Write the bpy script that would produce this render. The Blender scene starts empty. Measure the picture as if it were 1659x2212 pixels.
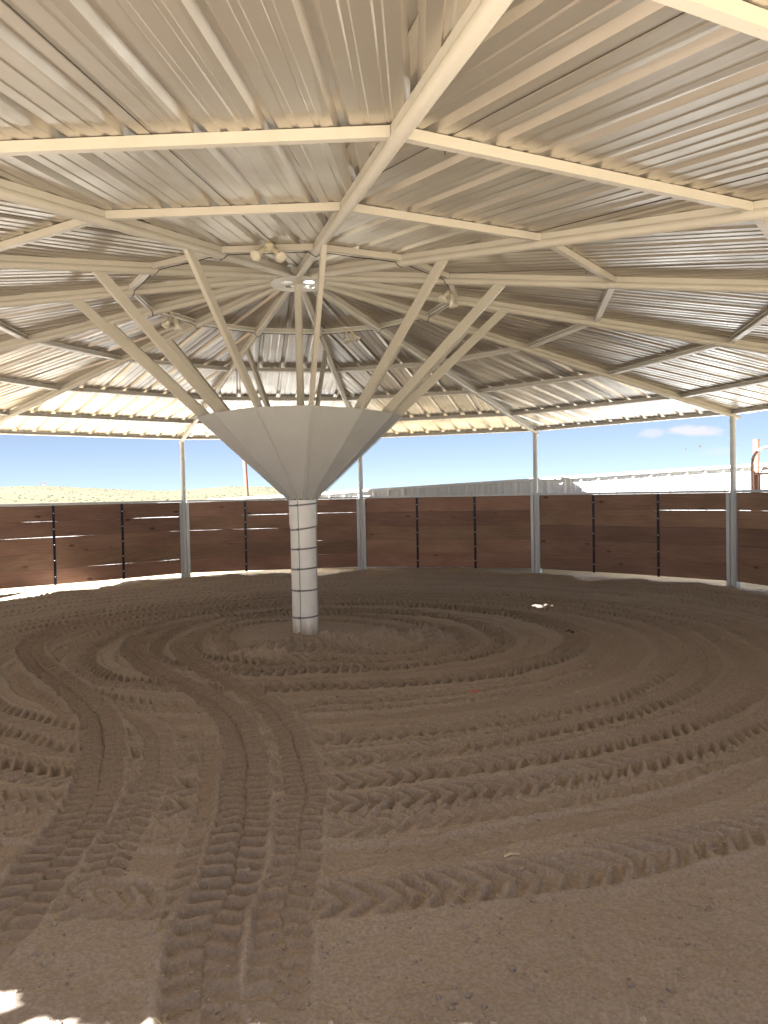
import bpy, bmesh, math, random
import numpy as np
from mathutils import Vector, Matrix
random.seed(7)
rng = np.random.default_rng(11)
S = bpy.context.scene
COL = S.collection

# ------------------------------------------------------------------ camera
CAM = Vector((-0.5829, -7.7301, 1.55))
YAW, PITCH, ROLL = -0.1825, -0.0248, -0.0199
XR = Vector((math.cos(YAW), math.sin(YAW), 0))          # level right
FW = Vector((-math.sin(YAW), math.cos(YAW), 0))         # level forward
fwd = FW * math.cos(PITCH) + Vector((0, 0, 1)) * math.sin(PITCH)
upv = FW * -math.sin(PITCH) + Vector((0, 0, 1)) * math.cos(PITCH)
right = XR * math.cos(ROLL) + upv * math.sin(ROLL)
up = -XR * math.sin(ROLL) + upv * math.cos(ROLL)
cd = bpy.data.cameras.new('camera')
cam = bpy.data.objects.new('camera', cd)
COL.objects.link(cam)
cd.sensor_fit = 'HORIZONTAL'
cd.sensor_width = 36.0
cd.lens = 1624.17 / 1659 * 36
cd.clip_start = 0.05
cd.clip_end = 6000
cam.matrix_world = Matrix(((right.x, up.x, -fwd.x, CAM.x), (right.y, up.y, -fwd.y, CAM.y),
                           (right.z, up.z, -fwd.z, CAM.z), (0, 0, 0, 1)))
S.camera = cam

# ------------------------------------------------------------------ light
SUN_EL = math.radians(46.2)
sdir = Vector((-0.877, -0.480, 0)).normalized()           # towards the sun, level
tosun = (sdir * math.cos(SUN_EL) + Vector((0, 0, math.sin(SUN_EL)))).normalized()
sl = bpy.data.lights.new('sun', 'SUN')
sl.energy = 5.0
sl.angle = math.radians(0.55)
sl.color = (1.0, 0.975, 0.94)
so = bpy.data.objects.new('sun', sl)
so.rotation_euler = tosun.to_track_quat('Z', 'Y').to_euler()
COL.objects.link(so)
W = bpy.data.worlds.new('World')
S.world = W
W.use_nodes = True
nt = W.node_tree
nt.nodes.clear()
wo = nt.nodes.new('ShaderNodeOutputWorld')
bg = nt.nodes.new('ShaderNodeBackground')
sky = nt.nodes.new('ShaderNodeTexSky')
sky.sky_type = 'NISHITA'
sky.sun_disc = False
sky.sun_elevation = SUN_EL
sky.sun_rotation = math.atan2(sdir.x, sdir.y)
sky.altitude = 2200
sky.air_density = 0.30
sky.dust_density = 0.05
sky.ozone_density = 1.0
# thin scattered cloud laid over the sky by direction
tc = nt.nodes.new('ShaderNodeTexCoord')
sepw = nt.nodes.new('ShaderNodeSeparateXYZ')
nt.links.new(tc.outputs['Generated'], sepw.inputs[0])


def wmath(op, a, b=None, clamp=False):
    n = nt.nodes.new('ShaderNodeMath')
    n.operation = op
    n.use_clamp = clamp
    for i, v in enumerate((a, b)):
        if v is None:
            continue
        if isinstance(v, (int, float)):
            n.inputs[i].default_value = v
        else:
            nt.links.new(v, n.inputs[i])
    return n.outputs[0]


azm = wmath('ARCTAN2', sepw.outputs[0], sepw.outputs[1])
nz = nt.nodes.new('ShaderNodeTexNoise')
nz.inputs['Scale'].default_value = 38
nz.inputs['Detail'].default_value = 6
mpw = nt.nodes.new('ShaderNodeMapping')
mpw.inputs['Scale'].default_value = (1, 1, 2.6)
nt.links.new(tc.outputs['Generated'], mpw.inputs[0])
nt.links.new(mpw.outputs[0], nz.inputs['Vector'])
mask = None
for (a0, e0, ra, re, st) in ((0.575, 0.0685, 0.036, 0.0075, .75), (0.526, 0.0685, 0.018, 0.0068, .5), (0.54, 0.088, .02, .006, .22), (0.60, 0.043, .03, .006, .2)):
    dx = wmath('DIVIDE', wmath('SUBTRACT', azm, a0), ra)
    dz = wmath('DIVIDE', wmath('SUBTRACT', sepw.outputs[2], e0), re)
    d2 = wmath('SQRT', wmath('ADD', wmath('MULTIPLY', dx, dx), wmath('MULTIPLY', dz, dz)))
    m = wmath('SUBTRACT', 1.0, d2)
    m = wmath('ADD', m, wmath('MULTIPLY', wmath('SUBTRACT', nz.outputs['Fac'], 0.5), 1.6))
    m = wmath('MULTIPLY', wmath('MULTIPLY', m, 1.8, True), st)
    mask = m if mask is None else wmath('MAXIMUM', mask, m)
mx = nt.nodes.new('ShaderNodeMixRGB')
mx.inputs['Color2'].default_value = (2.2, 2.05, 2.15, 1)
nt.links.new(mask, mx.inputs['Fac'])
tint = nt.nodes.new('ShaderNodeMixRGB')
tint.blend_type = 'MULTIPLY'
tint.inputs['Fac'].default_value = 1
tint.inputs['Color2'].default_value = (.84, .86, .87, 1)
gam = nt.nodes.new('ShaderNodeGamma')
gam.inputs['Gamma'].default_value = .55
nt.links.new(sky.outputs[0], gam.inputs['Color'])
nt.links.new(gam.outputs[0], tint.inputs['Color1'])
nt.links.new(tint.outputs[0], mx.inputs['Color1'])
nt.links.new(mx.outputs[0], bg.inputs['Color'])
bg.inputs['Strength'].default_value = 0.05
nt.links.new(bg.outputs[0], wo.inputs[0])
S.view_settings.view_transform = 'Standard'
S.view_settings.look = 'None'
S.view_settings.exposure = 3.25
S.view_settings.gamma = 1
S.render.engine = 'CYCLES'
S.cycles.max_bounces = 10
S.cycles.diffuse_bounces = 6
S.cycles.glossy_bounces = 5
S.cycles.sample_clamp_indirect = 8
S.cycles.use_denoising = True


# ------------------------------------------------------------------ materials
def newmat(name):
    m = bpy.data.materials.new(name)
    m.use_nodes = True
    t = m.node_tree
    return m, t, t.nodes['Principled BSDF']


def N(t, kind, **kw):
    n = t.nodes.new(kind)
    for k, v in kw.items():
        if k in n.inputs:
            n.inputs[k].default_value = v
        else:
            setattr(n, k, v)
    return n


def ramp(t, src, stops):
    r = t.nodes.new('ShaderNodeValToRGB')
    cr = r.color_ramp
    while len(cr.elements) < len(stops):
        cr.elements.new(0.5)
    for e, (p, c) in zip(cr.elements, stops):
        e.position = p
        e.color = (c[0], c[1], c[2], 1) if not isinstance(c, (int, float)) else (c, c, c, 1)
    t.links.new(src, r.inputs[0])
    return r.outputs[0]


def noise(t, scale, detail=4, rough=.55, vec=None, mapscale=None, coord='Object'):
    n = N(t, 'ShaderNodeTexNoise')
    n.inputs['Scale'].default_value = scale
    n.inputs['Detail'].default_value = detail
    n.inputs['Roughness'].default_value = rough
    if vec is None:
        c = N(t, 'ShaderNodeTexCoord')
        vec = c.outputs[coord]
    if mapscale:
        mp = N(t, 'ShaderNodeMapping')
        mp.inputs['Scale'].default_value = mapscale
        t.links.new(vec, mp.inputs[0])
        vec = mp.outputs[0]
    t.links.new(vec, n.inputs['Vector'])
    return n.outputs['Fac']


def mix(t, fac, a, b, mode='MIX'):
    m = t.nodes.new('ShaderNodeMixRGB')
    m.blend_type = mode
    for i, v in (('Fac', fac), ('Color1', a), ('Color2', b)):
        if isinstance(v, (int, float)):
            m.inputs[i].default_value = v
        elif isinstance(v, tuple):
            m.inputs[i].default_value = (v[0], v[1], v[2], 1)
        else:
            t.links.new(v, m.inputs[i])
    return m.outputs[0]


def bump(t, bs, h, strength, dist):
    b = N(t, 'ShaderNodeBump')
    b.inputs['Strength'].default_value = strength
    b.inputs['Distance'].default_value = dist
    t.links.new(h, b.inputs['Height'])
    t.links.new(b.outputs[0], bs.inputs['Normal'])


def paint(name, col, rough=.42, grime=.12, spec=.5):
    m, t, b = newmat(name)
    n1 = noise(t, 3.0, 5)
    n2 = noise(t, 45, 4)
    c = mix(t, ramp(t, n1, [(.35, 0), (.75, grime)]), col, tuple(x * .55 for x in col))
    c = mix(t, ramp(t, n2, [(.66, 0), (.78, grime * 2.5)]), c, (col[0] * .4, col[1] * .35, col[2] * .28))
    t.links.new(c, b.inputs['Base Color'])
    t.links.new(ramp(t, n1, [(.3, rough - .08), (.7, rough + .1)]), b.inputs['Roughness'])
    b.inputs['Specular IOR Level'].default_value = spec
    bump(t, b, n2, .12, .002)
    return m


M = {}
M['cream'] = paint('cream_paint', (.57, .552, .515), .40, .17)
M['funnel'] = paint('funnel_paint', (.58, .605, .64), .45, .2)
M['post'] = paint('white_paint', (.78, .82, .86), .4, .12)
M['rust'] = paint('brown_primer', (.30, .13, .09), .6, .3)
M['gatepaint'] = paint('gate_paint', (.42, .30, .25), .5, .25)
M['black'] = paint('black_steel', (.012, .014, .03), .35, .05)
M['rubber'] = paint('cable_black', (.015, .013, .012), .6, .05)
M['fixture'] = paint('fixture_white', (.62, .57, .46), .4, .1)
M['fence'] = paint('fence_white', (.72, .76, .79), .42, .05)


def metal(name, col, rough, spangle=.0, met=1.0, band=False):
    m, t, b = newmat(name)
    b.inputs['Metallic'].default_value = met
    n1 = noise(t, 2.2, 5)
    v = N(t, 'ShaderNodeTexVoronoi')
    v.inputs['Scale'].default_value = 70
    c_ = N(t, 'ShaderNodeTexCoord')
    t.links.new(c_.outputs['Object'], v.inputs['Vector'])
    sp = t.nodes.new('ShaderNodeSeparateColor')
    t.links.new(v.outputs['Color'], sp.inputs[0])
    base = mix(t, ramp(t, sp.outputs[0], [(0, 0), (1, spangle)]), col, tuple(x * .8 for x in col))
    base = mix(t, ramp(t, n1, [(.4, 0), (.8, .25)]), base, (col[0] * .72, col[1] * .66, col[2] * .58))
    t.links.new(base, b.inputs['Base Color'])
    t.links.new(ramp(t, n1, [(.3, rough - .05), (.75, rough + .1)]), b.inputs['Roughness'])
    bump(t, b, noise(t, 1.1, 2), .08, .03)
    return m


M['roof'] = metal('galvalume_sheet', (.57, .535, .485), .35, .02, met=.74)
M['galv'] = metal('galvanised_steel', (.72, .77, .82), .42, .35, met=.45)
M['purlin'] = paint('purlin_grey', (.78, .77, .76), .38, .08)
M['dark'] = paint('dark_recess', (.03, .03, .03), .8, 0)
M['band'] = paint('band_steel', (.17, .19, .21), .4, .1)
M['bolt'] = metal('zinc_bolt', (.8, .82, .85), .3, 0)

# glass of the bulbs
m, t, b = newmat('bulb_glass')
b.inputs['Base Color'].default_value = (.85, .82, .74, 1)
b.inputs['Roughness'].default_value = .12
b.inputs['Transmission Weight'].default_value = .35
M['glass'] = m

# stained planks
m, t, b = newmat('stained_wood')
at = N(t, 'ShaderNodeAttribute')
at.attribute_name = 'tone'
co = N(t, 'ShaderNodeAttribute')
co.attribute_name = 'wuv'
g = noise(t, 1.0, 6, .6, co.outputs['Vector'], (2.2, 34, 1))
g2 = noise(t, 1.0, 4, .6, co.outputs['Vector'], (1.2, 3.5, 1))
gw = N(t, 'ShaderNodeTexWave')
gw.wave_type = 'RINGS'
gw.rings_direction = 'Z'
gw.inputs['Scale'].default_value = 1.0
gw.inputs['Distortion'].default_value = 9
gw.inputs['Detail'].default_value = 3
gw.inputs['Detail Scale'].default_value = 1.3
mp = N(t, 'ShaderNodeMapping')
mp.inputs['Scale'].default_value = (.7, 8.5, 1)
t.links.new(co.outputs['Vector'], mp.inputs[0])
t.links.new(mp.outputs[0], gw.inputs['Vector'])
kn = N(t, 'ShaderNodeTexVoronoi')
kn.inputs['Scale'].default_value = 1
mp2 = N(t, 'ShaderNodeMapping')
mp2.inputs['Scale'].default_value = (1.9, 4.6, 1)
t.links.new(co.outputs['Vector'], mp2.inputs[0])
t.links.new(mp2.outputs[0], kn.inputs['Vector'])
c = mix(t, g, (.23, .130, .092), (.53, .330, .245))
c = mix(t, ramp(t, gw.outputs['Fac'], [(.2, 0), (.95, .45)]), c, (.48, .31, .22))
c = mix(t, ramp(t, g2, [(.35, .55), (.7, 0)]), c, (.18, .096, .07))
c = mix(t, ramp(t, kn.outputs['Distance'], [(.05, .85), (.13, 0)]), c, (.07, .03, .02))
c = mix(t, 1.0, c, at.outputs['Color'], 'MULTIPLY')
t.links.new(c, b.inputs['Base Color'])
b.inputs['Roughness'].default_value = .62
bump(t, b, g, .4, .004)
M['wood'] = m

# white PVC sleeve
m, t, b = newmat('white_sleeve')
v1 = noise(t, 9, 6, .6, None, (1, 1, .35))
v2 = noise(t, 26, 5, .7, None, (1, 1, .6))
v3 = noise(t, 2.5, 3)
c = mix(t, ramp(t, v1, [(.45, 0), (.75, .35)]), (.88, .91, .95), (.68, .68, .66))
c = mix(t, ramp(t, v2, [(.66, 0), (.74, .6)]), c, (.22, .20, .15))
c = mix(t, ramp(t, v3, [(.5, 0), (.8, .3)]), c, (.55, .54, .50))
sx_ = N(t, 'ShaderNodeSeparateXYZ')
tc_ = N(t, 'ShaderNodeTexCoord')
t.links.new(tc_.outputs['Object'], sx_.inputs[0])
ad = N(t, 'ShaderNodeMath', operation='MULTIPLY_ADD')
t.links.new(v1, ad.inputs[0])
ad.inputs[1].default_value = .55
t.links.new(sx_.outputs[2], ad.inputs[2])
c = mix(t, ramp(t, ad.outputs[0], [(.42, .75), (.58, 0)]), c, (.36, .29, .22))
t.links.new(c, b.inputs['Base Color'])
b.inputs['Roughness'].default_value = .38
M['sleeve'] = m


# sand
def sandmat(name):
    m, t, b = newmat(name)
    geo = N(t, 'ShaderNodeNewGeometry')
    P = geo.outputs['Position']
    at = N(t, 'ShaderNodeAttribute')
    at.attribute_name = 'ground'          # R: dry outside sand, G: darker colour along the tyre tracks
    sep = t.nodes.new('ShaderNodeSeparateColor')
    t.links.new(at.outputs['Color'], sep.inputs[0])
    a = noise(t, 1.3, 5, .6, P)
    f = noise(t, 70, 5, .75, P)
    g = noise(t, 330, 3, .7, P)
    big = noise(t, .35, 3, .5, P)
    c = mix(t, ramp(t, a, [(.3, 0), (.7, 1)]), (.395, .336, .288), (.460, .397, .343))
    c = mix(t, ramp(t, big, [(.4, 0), (.65, .5)]), c, (.385, .316, .256))
    c = mix(t, sep.outputs[1], c, (.330, .271, .223))
    c = mix(t, ramp(t, f, [(.42, .5), (.60, 0)]), c, (.215, .165, .125))
    c = mix(t, ramp(t, f, [(.62, 0), (.72, .35)]), c, (.38, .29, .2))
    c = mix(t, ramp(t, g, [(.66, 0), (.74, .5)]), c, (.48, .40, .30))
    c = mix(t, ramp(t, g, [(.28, .5), (.38, 0)]), c, (.10, .07, .05))
    dry = mix(t, f, (.39, .31, .195), (.47, .385, .265))
    dry = mix(t, ramp(t, a, [(.45, 0), (.7, .6)]), dry, (.36, .29, .20))
    c = mix(t, sep.outputs[0], c, dry)
    t.links.new(c, b.inputs['Base Color'])
    b.inputs['Roughness'].default_value = .95
    b.inputs['Specular IOR Level'].default_value = .15
    h = mix(t, .35, f, g)
    bump(t, b, h, .34, .007)
    return m


M['sand'] = sandmat('arena_soil')
m, t, b = newmat('range_grass')
geo = N(t, 'ShaderNodeNewGeometry')
P = geo.outputs['Position']
a = noise(t, .012, 6, .65, P)
f = noise(t, .11, 6, .75, P)
r1 = noise(t, .9, 5, .7, P)
c = mix(t, ramp(t, f, [(.38, 0), (.62, 1)]), (.088, .078, .055), (.122, .108, .080))
c = mix(t, ramp(t, a, [(.42, 0), (.62, .75)]), c, (.082, .086, .050))
c = mix(t, ramp(t, r1, [(.56, 0), (.70, .75)]), c, (.045, .055, .03))
sx = N(t, 'ShaderNodeVectorMath', operation='LENGTH')
t.links.new(P, sx.inputs[0])
near = ramp(t, sx.outputs['Value'], [(0, 1), (1, 1)])
mr = N(t, 'ShaderNodeMapRange')
t.links.new(sx.outputs['Value'], mr.inputs['Value'])
mr.inputs['From Min'].default_value = 12
mr.inputs['From Max'].default_value = 26
c = mix(t, mr.outputs[0], mix(t, noise(t, 5, 6, .7, P), (.36, .29, .18), (.47, .385, .26)), c)
t.links.new(c, b.inputs['Base Color'])
b.inputs['Roughness'].default_value = 1
b.inputs['Specular IOR Level'].default_value = .1
M['range'] = m
for nm, c in (('straw', (.55, .44, .24)), ('chip', (.72, .66, .52)), ('pink', (.62, .16, .14)), ('clod', (.05, .035, .025)),
              ('redpaint', (.6, .12, .08)), ('whitepaint', (.75, .75, .75)), ('pebble', (.50, .44, .36))):
    m, t, b = newmat(nm)
    cc = mix(t, noise(t, 30, 3), tuple(x * .75 for x in c), c)
    t.links.new(cc, b.inputs['Base Color'])
    b.inputs['Roughness'].default_value = .85
    M[nm] = m


# ------------------------------------------------------------------ helpers
def link(name, me, mats, parent=None, smooth=False):
    o = bpy.data.objects.new(name, me)
    for mm in (mats if isinstance(mats, (list, tuple)) else [mats]):
        me.materials.append(mm)
    if smooth:
        me.polygons.foreach_set('use_smooth', [True] * len(me.polygons))
    COL.objects.link(o)
    if parent:
        o.parent = parent
    return o


class MB:
    """collects shapes into one mesh"""

    def __init__(s):
        s.bm = bmesh.new()

    def box(s, c, ax, half):
        """ax: three unit vectors, half: three half sizes"""
        c = Vector(c)
        vs = []
        for i in (-1, 1):
            for j in (-1, 1):
                for k in (-1, 1):
                    vs.append(s.bm.verts.new(c + ax[0] * half[0] * i + ax[1] * half[1] * j + ax[2] * half[2] * k))
        for f in ((0, 1, 3, 2), (4, 6, 7, 5), (0, 4, 5, 1), (2, 3, 7, 6), (0, 2, 6, 4), (1, 5, 7, 3)):
            s.bm.faces.new([vs[i] for i in f])
        return s

    def abox(s, x0, x1, y0, y1, z0, z1):
        return s.box(((x0 + x1) / 2, (y0 + y1) / 2, (z0 + z1) / 2), (Vector((1, 0, 0)), Vector((0, 1, 0)), Vector((0, 0, 1))),
                     ((x1 - x0) / 2, (y1 - y0) / 2, (z1 - z0) / 2))

    def sweep(s, pts, prof, closed=True, cap=True, upv=Vector((0, 0, 1))):
        """prof: list of (side, up) ; same section along the path"""
        pts = [Vector(p) for p in pts]
        rings = []
        n = len(pts)
        for i, p in enumerate(pts):
            d = (pts[min(i + 1, n - 1)] - pts[max(i - 1, 0)]).normalized()
            sd = d.cross(upv)
            if sd.length < 1e-5:
                sd = Vector((1, 0, 0))
            sd.normalize()
            u = sd.cross(d).normalized()
            pr = prof(i / (n - 1)) if callable(prof) else prof
            rings.append([s.bm.verts.new(p + sd * a + u * b_) for a, b_ in pr])
        m = len(rings[0])
        for i in range(n - 1):
            for j in range(m if closed else m - 1):
                k = (j + 1) % m
                s.bm.faces.new((rings[i][j], rings[i][k], rings[i + 1][k], rings[i + 1][j]))
        if cap and closed and m > 2:
            s.bm.faces.new(rings[0][::-1])
            s.bm.faces.new(rings[-1])
        return s

    def tube(s, pts, r, seg=16, cap=True):
        return s.sweep(pts, [(r * math.cos(2 * math.pi * i / seg), r * math.sin(2 * math.pi * i / seg)) for i in range(seg)], True, cap,
                       Vector((0.013, 0.021, 1)))

    def lathe(s, prof, c=(0, 0, 0), axis=None, seg=24, caps=True):
        """prof: (r, h) pairs"""
        c = Vector(c)
        az = Vector((0, 0, 1)) if axis is None else Vector(axis).normalized()
        ax = az.orthogonal().normalized()
        ay = az.cross(ax)
        rings = []
        for r, h in prof:
            rings.append([s.bm.verts.new(c + az * h + (ax * math.cos(2 * math.pi * i / seg) + ay * math.sin(2 * math.pi * i / seg)) * r) for i in range(seg)])
        for a, b_ in zip(rings, rings[1:]):
            for i in range(seg):
                s.bm.faces.new((a[i], a[(i + 1) % seg], b_[(i + 1) % seg], b_[i]))
        if caps:
            s.bm.faces.new(rings[0][::-1])
            s.bm.faces.new(rings[-1])
        return s

    def build(s, name, mat, parent=None, smooth=False, angle=35, bev=0):
        bm = s.bm
        if bev:
            bmesh.ops.bevel(bm, geom=bm.edges[:], offset=bev, segments=1, affect='EDGES', clamp_overlap=True)
        bmesh.ops.recalc_face_normals(bm, faces=bm.faces[:])
        if smooth:
            for f in bm.faces:
                f.smooth = True
            for e in bm.edges:
                if len(e.link_faces) == 2 and e.calc_face_angle(0) > math.radians(angle):
                    e.smooth = False
        me = bpy.data.meshes.new(name)
        bm.to_mesh(me)
        bm.free()
        return link(name, me, mat, parent)


def thing(name, label, cat, loc=(0, 0, 0), group=None):
    o = bpy.data.objects.new(name, None)
    o.empty_display_size = .2
    COL.objects.link(o)
    o.location = loc
    o['label'] = label
    o['category'] = cat
    if group:
        o['group'] = group
    return o


def tag(o, label, cat, group=None, kind=None):
    if label:
        o['label'] = label
    if cat:
        o['category'] = cat
    if group:
        o['group'] = group
    if kind:
        o['kind'] = kind
    return o


# ------------------------------------------------------------------ shelter geometry
NR = 13
R = 7.2332
HE, HH = 2.6828, 3.8228
RINGS = [1.6417, 3.1247, 4.577, 6.0386, R]
DK = [-0.0126, 0.0126 * .5, 0.0109, 0.0041, 0.0042, -0.0036, -0.0143, 0.0037, -0.0083, -0.0012, 0.0053, -0.0038, -0.0015]
DK = [0.0109, 0.0041, 0.0042, -0.0036, -0.0143, 0.0037, -0.0083, -0.0012, 0.0053, -0.0038, -0.0015, -0.0119, 0.0165]
PH = 0.0079


def ang(k):
    k = k % NR
    return -math.pi / 2 + PH - k * 2 * math.pi / NR + DK[k]


def rv(k):
    a = ang(k)
    return Vector((math.cos(a), math.sin(a), 0))


def zline(r):
    return HE + (HH - HE) * (1 - r / R)


def on(k, r, dz=0):
    p = rv(k) * r
    p.z = zline(r) + dz
    return p


SLOPE = (HH - HE) / R
ZBOT, ZTOP = -0.042, 0.010     # purlin / box depth about the fitted line
shelter = thing('arena_shelter', 'cream steel umbrella shelter of radiating spokes and ribbed metal roof over the whole pen', 'shelter')

# rafters: round pipe with a channel riding on it
for k in range(NR):
    mb = MB()
    a, b_ = on(k, .17, -.056), on(k, R + .15, -.056)
    mb.tube([a, b_], .033, 28)
    rp = mb.build('rafter', M['cream'], shelter, True, 50)
    mb = MB()
    hw = .023
    zb_ = -.034
    mb.sweep([on(k, .24, 0), on(k, R + .02, 0)], [(-hw, zb_), (-hw, ZTOP - .001), (hw, ZTOP - .001), (hw, zb_), (hw - .010, zb_), (hw - .010, zb_ + .004), (-hw + .010, zb_ + .004), (-hw + .010, zb_)])
    mb.build('rafter_channel', M['cream'], rp)

# purlins: C channels, web outward
for k in range(NR):
    for i, r in enumerate(RINGS):
        p, q = on(k, r), on(k + 1, r)
        d = (q - p).normalized()
        g0 = .026 / math.cos(math.pi / NR)
        p2, q2 = p + d * g0, q - d * g0
        if i == 4:
            p2, q2 = p + d * .01, q - d * .01
        out = d.cross(Vector((0, 0, 1)))
        mid = (p + q) / 2
        if out.dot(Vector((mid.x, mid.y, 0))) < 0:
            out = -out
        sd0 = d.cross(Vector((0, 0, 1))).normalized()
        s_ = 1 if sd0.dot(out) > 0 else -1
        zb, zt, dep, th = ZBOT, ZTOP - .002, .052, .003
        # tilt the section with the roof slope
        def tp(a, z):
            return (s_ * a, z - (SLOPE * a))
        prof = [tp(0, zb), tp(0, zt), tp(-dep, zt), tp(-dep, zt - .012), tp(-dep + th, zt - .012), tp(-dep + th, zt - th), tp(-th, zt - th), tp(-th, zb + th),
                tp(-dep + th, zb + th), tp(-dep + th, zb + .012), tp(-dep, zb + .012), tp(-dep, zb)]
        front = k in (0, 12, 1, 11)
        MB().sweep([p2, q2], prof).build('purlin', M['cream'] if front else M['purlin'], shelter)

# roof sheets: one ribbed sheet per sector
def rib_profile(half, pitch=.3048):
    """(u, dz) break points over [-half, half]"""
    out = []
    n = int(half / pitch) + 2
    off = random.uniform(-.1, .1)
    for i in range(-n, n + 1):
        c = i * pitch + off
        pr = [(-.036, 0), (-.013, .031), (.013, .031), (.036, 0)]
        for q in (.105, .2):
            pr += [(q - .018, 0), (q - .011, .0045), (q + .011, .0045), (q + .018, 0)]
        for u, z in pr:
            out.append((c + u, z, i))
    return [o for o in out if -half < o[0] < half]


TAN = None
for k in range(NR):
    a0, a1 = ang(k), ang(k + 1)
    am = (a0 + a1) / 2
    if abs(a0 - a1) > math.pi:
        am = a0 - math.pi / NR
    hd = abs(a0 - a1) / 2
    if hd > 1:
        hd = math.pi / NR
    w_ = Vector((math.cos(am), math.sin(am), 0))
    u_ = Vector((-w_.y, w_.x, 0))
    ap = R * math.cos(hd)
    tn = math.tan(hd)
    half = (ap + .22) * tn
    prof = rib_profile(half)
    bm = bmesh.new()
    rows = []
    wend = ap + .22
    ws = [0, .1, .25, .5, .75, 1.0]
    for (u, dz, i) in prof:
        w0 = max(abs(u) / tn - .03, .26)
        w1 = max(wend, w0 + .01)
        # gentle random oil-canning of the pans
        col = []
        for f in ws:
            w = w0 + (w1 - w0) * f
            z = zline(w / math.cos(hd)) + ZTOP + .001 + dz + (.0025 * math.sin(w * 2.1 + i * 1.7 + k) if dz == 0 and 0 < f < 1 else 0)
            col.append(bm.verts.new(w_ * w + u_ * u + Vector((0, 0, z))))
        rows.append(col)
    for A, B in zip(rows, rows[1:]):
        for j in range(len(ws) - 1):
            bm.faces.new((A[j], A[j + 1], B[j + 1], B[j]))
    me = bpy.data.meshes.new('roof_sheet')
    bmesh.ops.recalc_face_normals(bm, faces=bm.faces[:])
    bm.to_mesh(me)
    bm.free()
    ro = link('roof_sheet', me, M['roof'], shelter)
    # laps: dark thin seams every third rib, and screw points under the sheet
    mb = MB()
    for (u, dz, i) in prof:
        pass
    for i in range(-5, 6):
        if i % 5 == (k % 5):
            u = i * .3048 + .06
            if abs(u) < half - .35:
                w0 = abs(u) / tn + .12
                pts = [w_ * w + u_ * u + Vector((0, 0, zline(w / math.cos(hd)) + ZTOP - .0015)) for w in (w0, ap)]
                mb.sweep(pts, [(-.0012, -.0006), (.0012, -.0006), (.0012, .002), (-.0012, .002)])
    if len(mb.bm.verts):
        mb.build('sheet_lap', M['dark'], ro)
    for r in [RINGS[1], RINGS[2], RINGS[3]]:
        i = random.randint(-3, 3)
        u = i * .3048 + .15
        w = r * math.cos(hd) - random.uniform(.1, .25)
        if abs(u) / tn < w - .1:
            z = zline(w / math.cos(hd)) + ZTOP
            MB().tube([w_ * w + u_ * u + Vector((0, 0, z)), w_ * w + u_ * u + Vector((.002, .001, z - .02))], .0024, 6).build('roof_screw', M['dark'], ro)

# hip caps above the joints, unseen from below, added to stop light leaks
for k in range(NR):
    pr = [(-.14, ZTOP + .018), (0, ZTOP + .046), (.14, ZTOP + .018), (.14, ZTOP + .021), (0, ZTOP + .05), (-.14, ZTOP + .021)]
    MB().sweep([on(k, .25), on(k, R + .22)], pr).build('hip_leak_cap', M['roof'], shelter)

# posts
for k in range(NR):
    if k in (0,):
        pass
    p = rv(k) * R
    MB().tube([Vector((p.x, p.y, -.2)), Vector((p.x, p.y, zline(R) - .075))], .043, 20).build('post', M['post'], shelter, True, 60)

# hub
mb = MB()
mb.lathe([(.19, HH - .095), (.19, HH + .015), (.182, HH + .015), (.182, HH - .095), (.19, HH - .095)], seg=40, caps=False)
mb.build('hub_ring', M['cream'], shelter, True, 50)
MB().lathe([(.165, HH + .060), (.36, HH + .028), (.36, HH + .032), (.165, HH + .064), (.165, HH + .060)], seg=40, caps=False).build('hub_sun_blocker', M['roof'], shelter, True, 50)  # annulus added to shrink the hub opening and block stray sun
# flat hub plate with four round holes
cu = bpy.data.curves.new('plate', 'CURVE')
cu.dimensions = '2D'
cu.fill_mode = 'BOTH'
cu.extrude = .004


def circ(cx, cy, r, n):
    sp = cu.splines.new('POLY')
    sp.points.add(n - 1)
    for i in range(n):
        sp.points[i].co = (cx + r * math.cos(2 * math.pi * i / n), cy + r * math.sin(2 * math.pi * i / n), 0, 1)
    sp.use_cyclic_u = True


circ(0, 0, .285, 64)
for hx, hy in ((-.115, -.06), (.105, -.095), (-.075, .105), (.125, .075)):
    circ(hx, hy, .056, 28)
tmp = bpy.data.objects.new('tmp', cu)
COL.objects.link(tmp)
me = bpy.data.meshes.new_from_object(tmp.evaluated_get(bpy.context.evaluated_depsgraph_get()))
bpy.data.objects.remove(tmp)
hp = link('hub_plate', me, M['cream'], shelter)
hp.location = (0, 0, HH - .128)
hp.rotation_euler = (0, 0, 0)
MB().tube([Vector((0, 0, 1.55)), Vector((0, 0, HH - .133))], .038, 24).build('king_pipe', M['cream'], shelter, True, 60)

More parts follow.
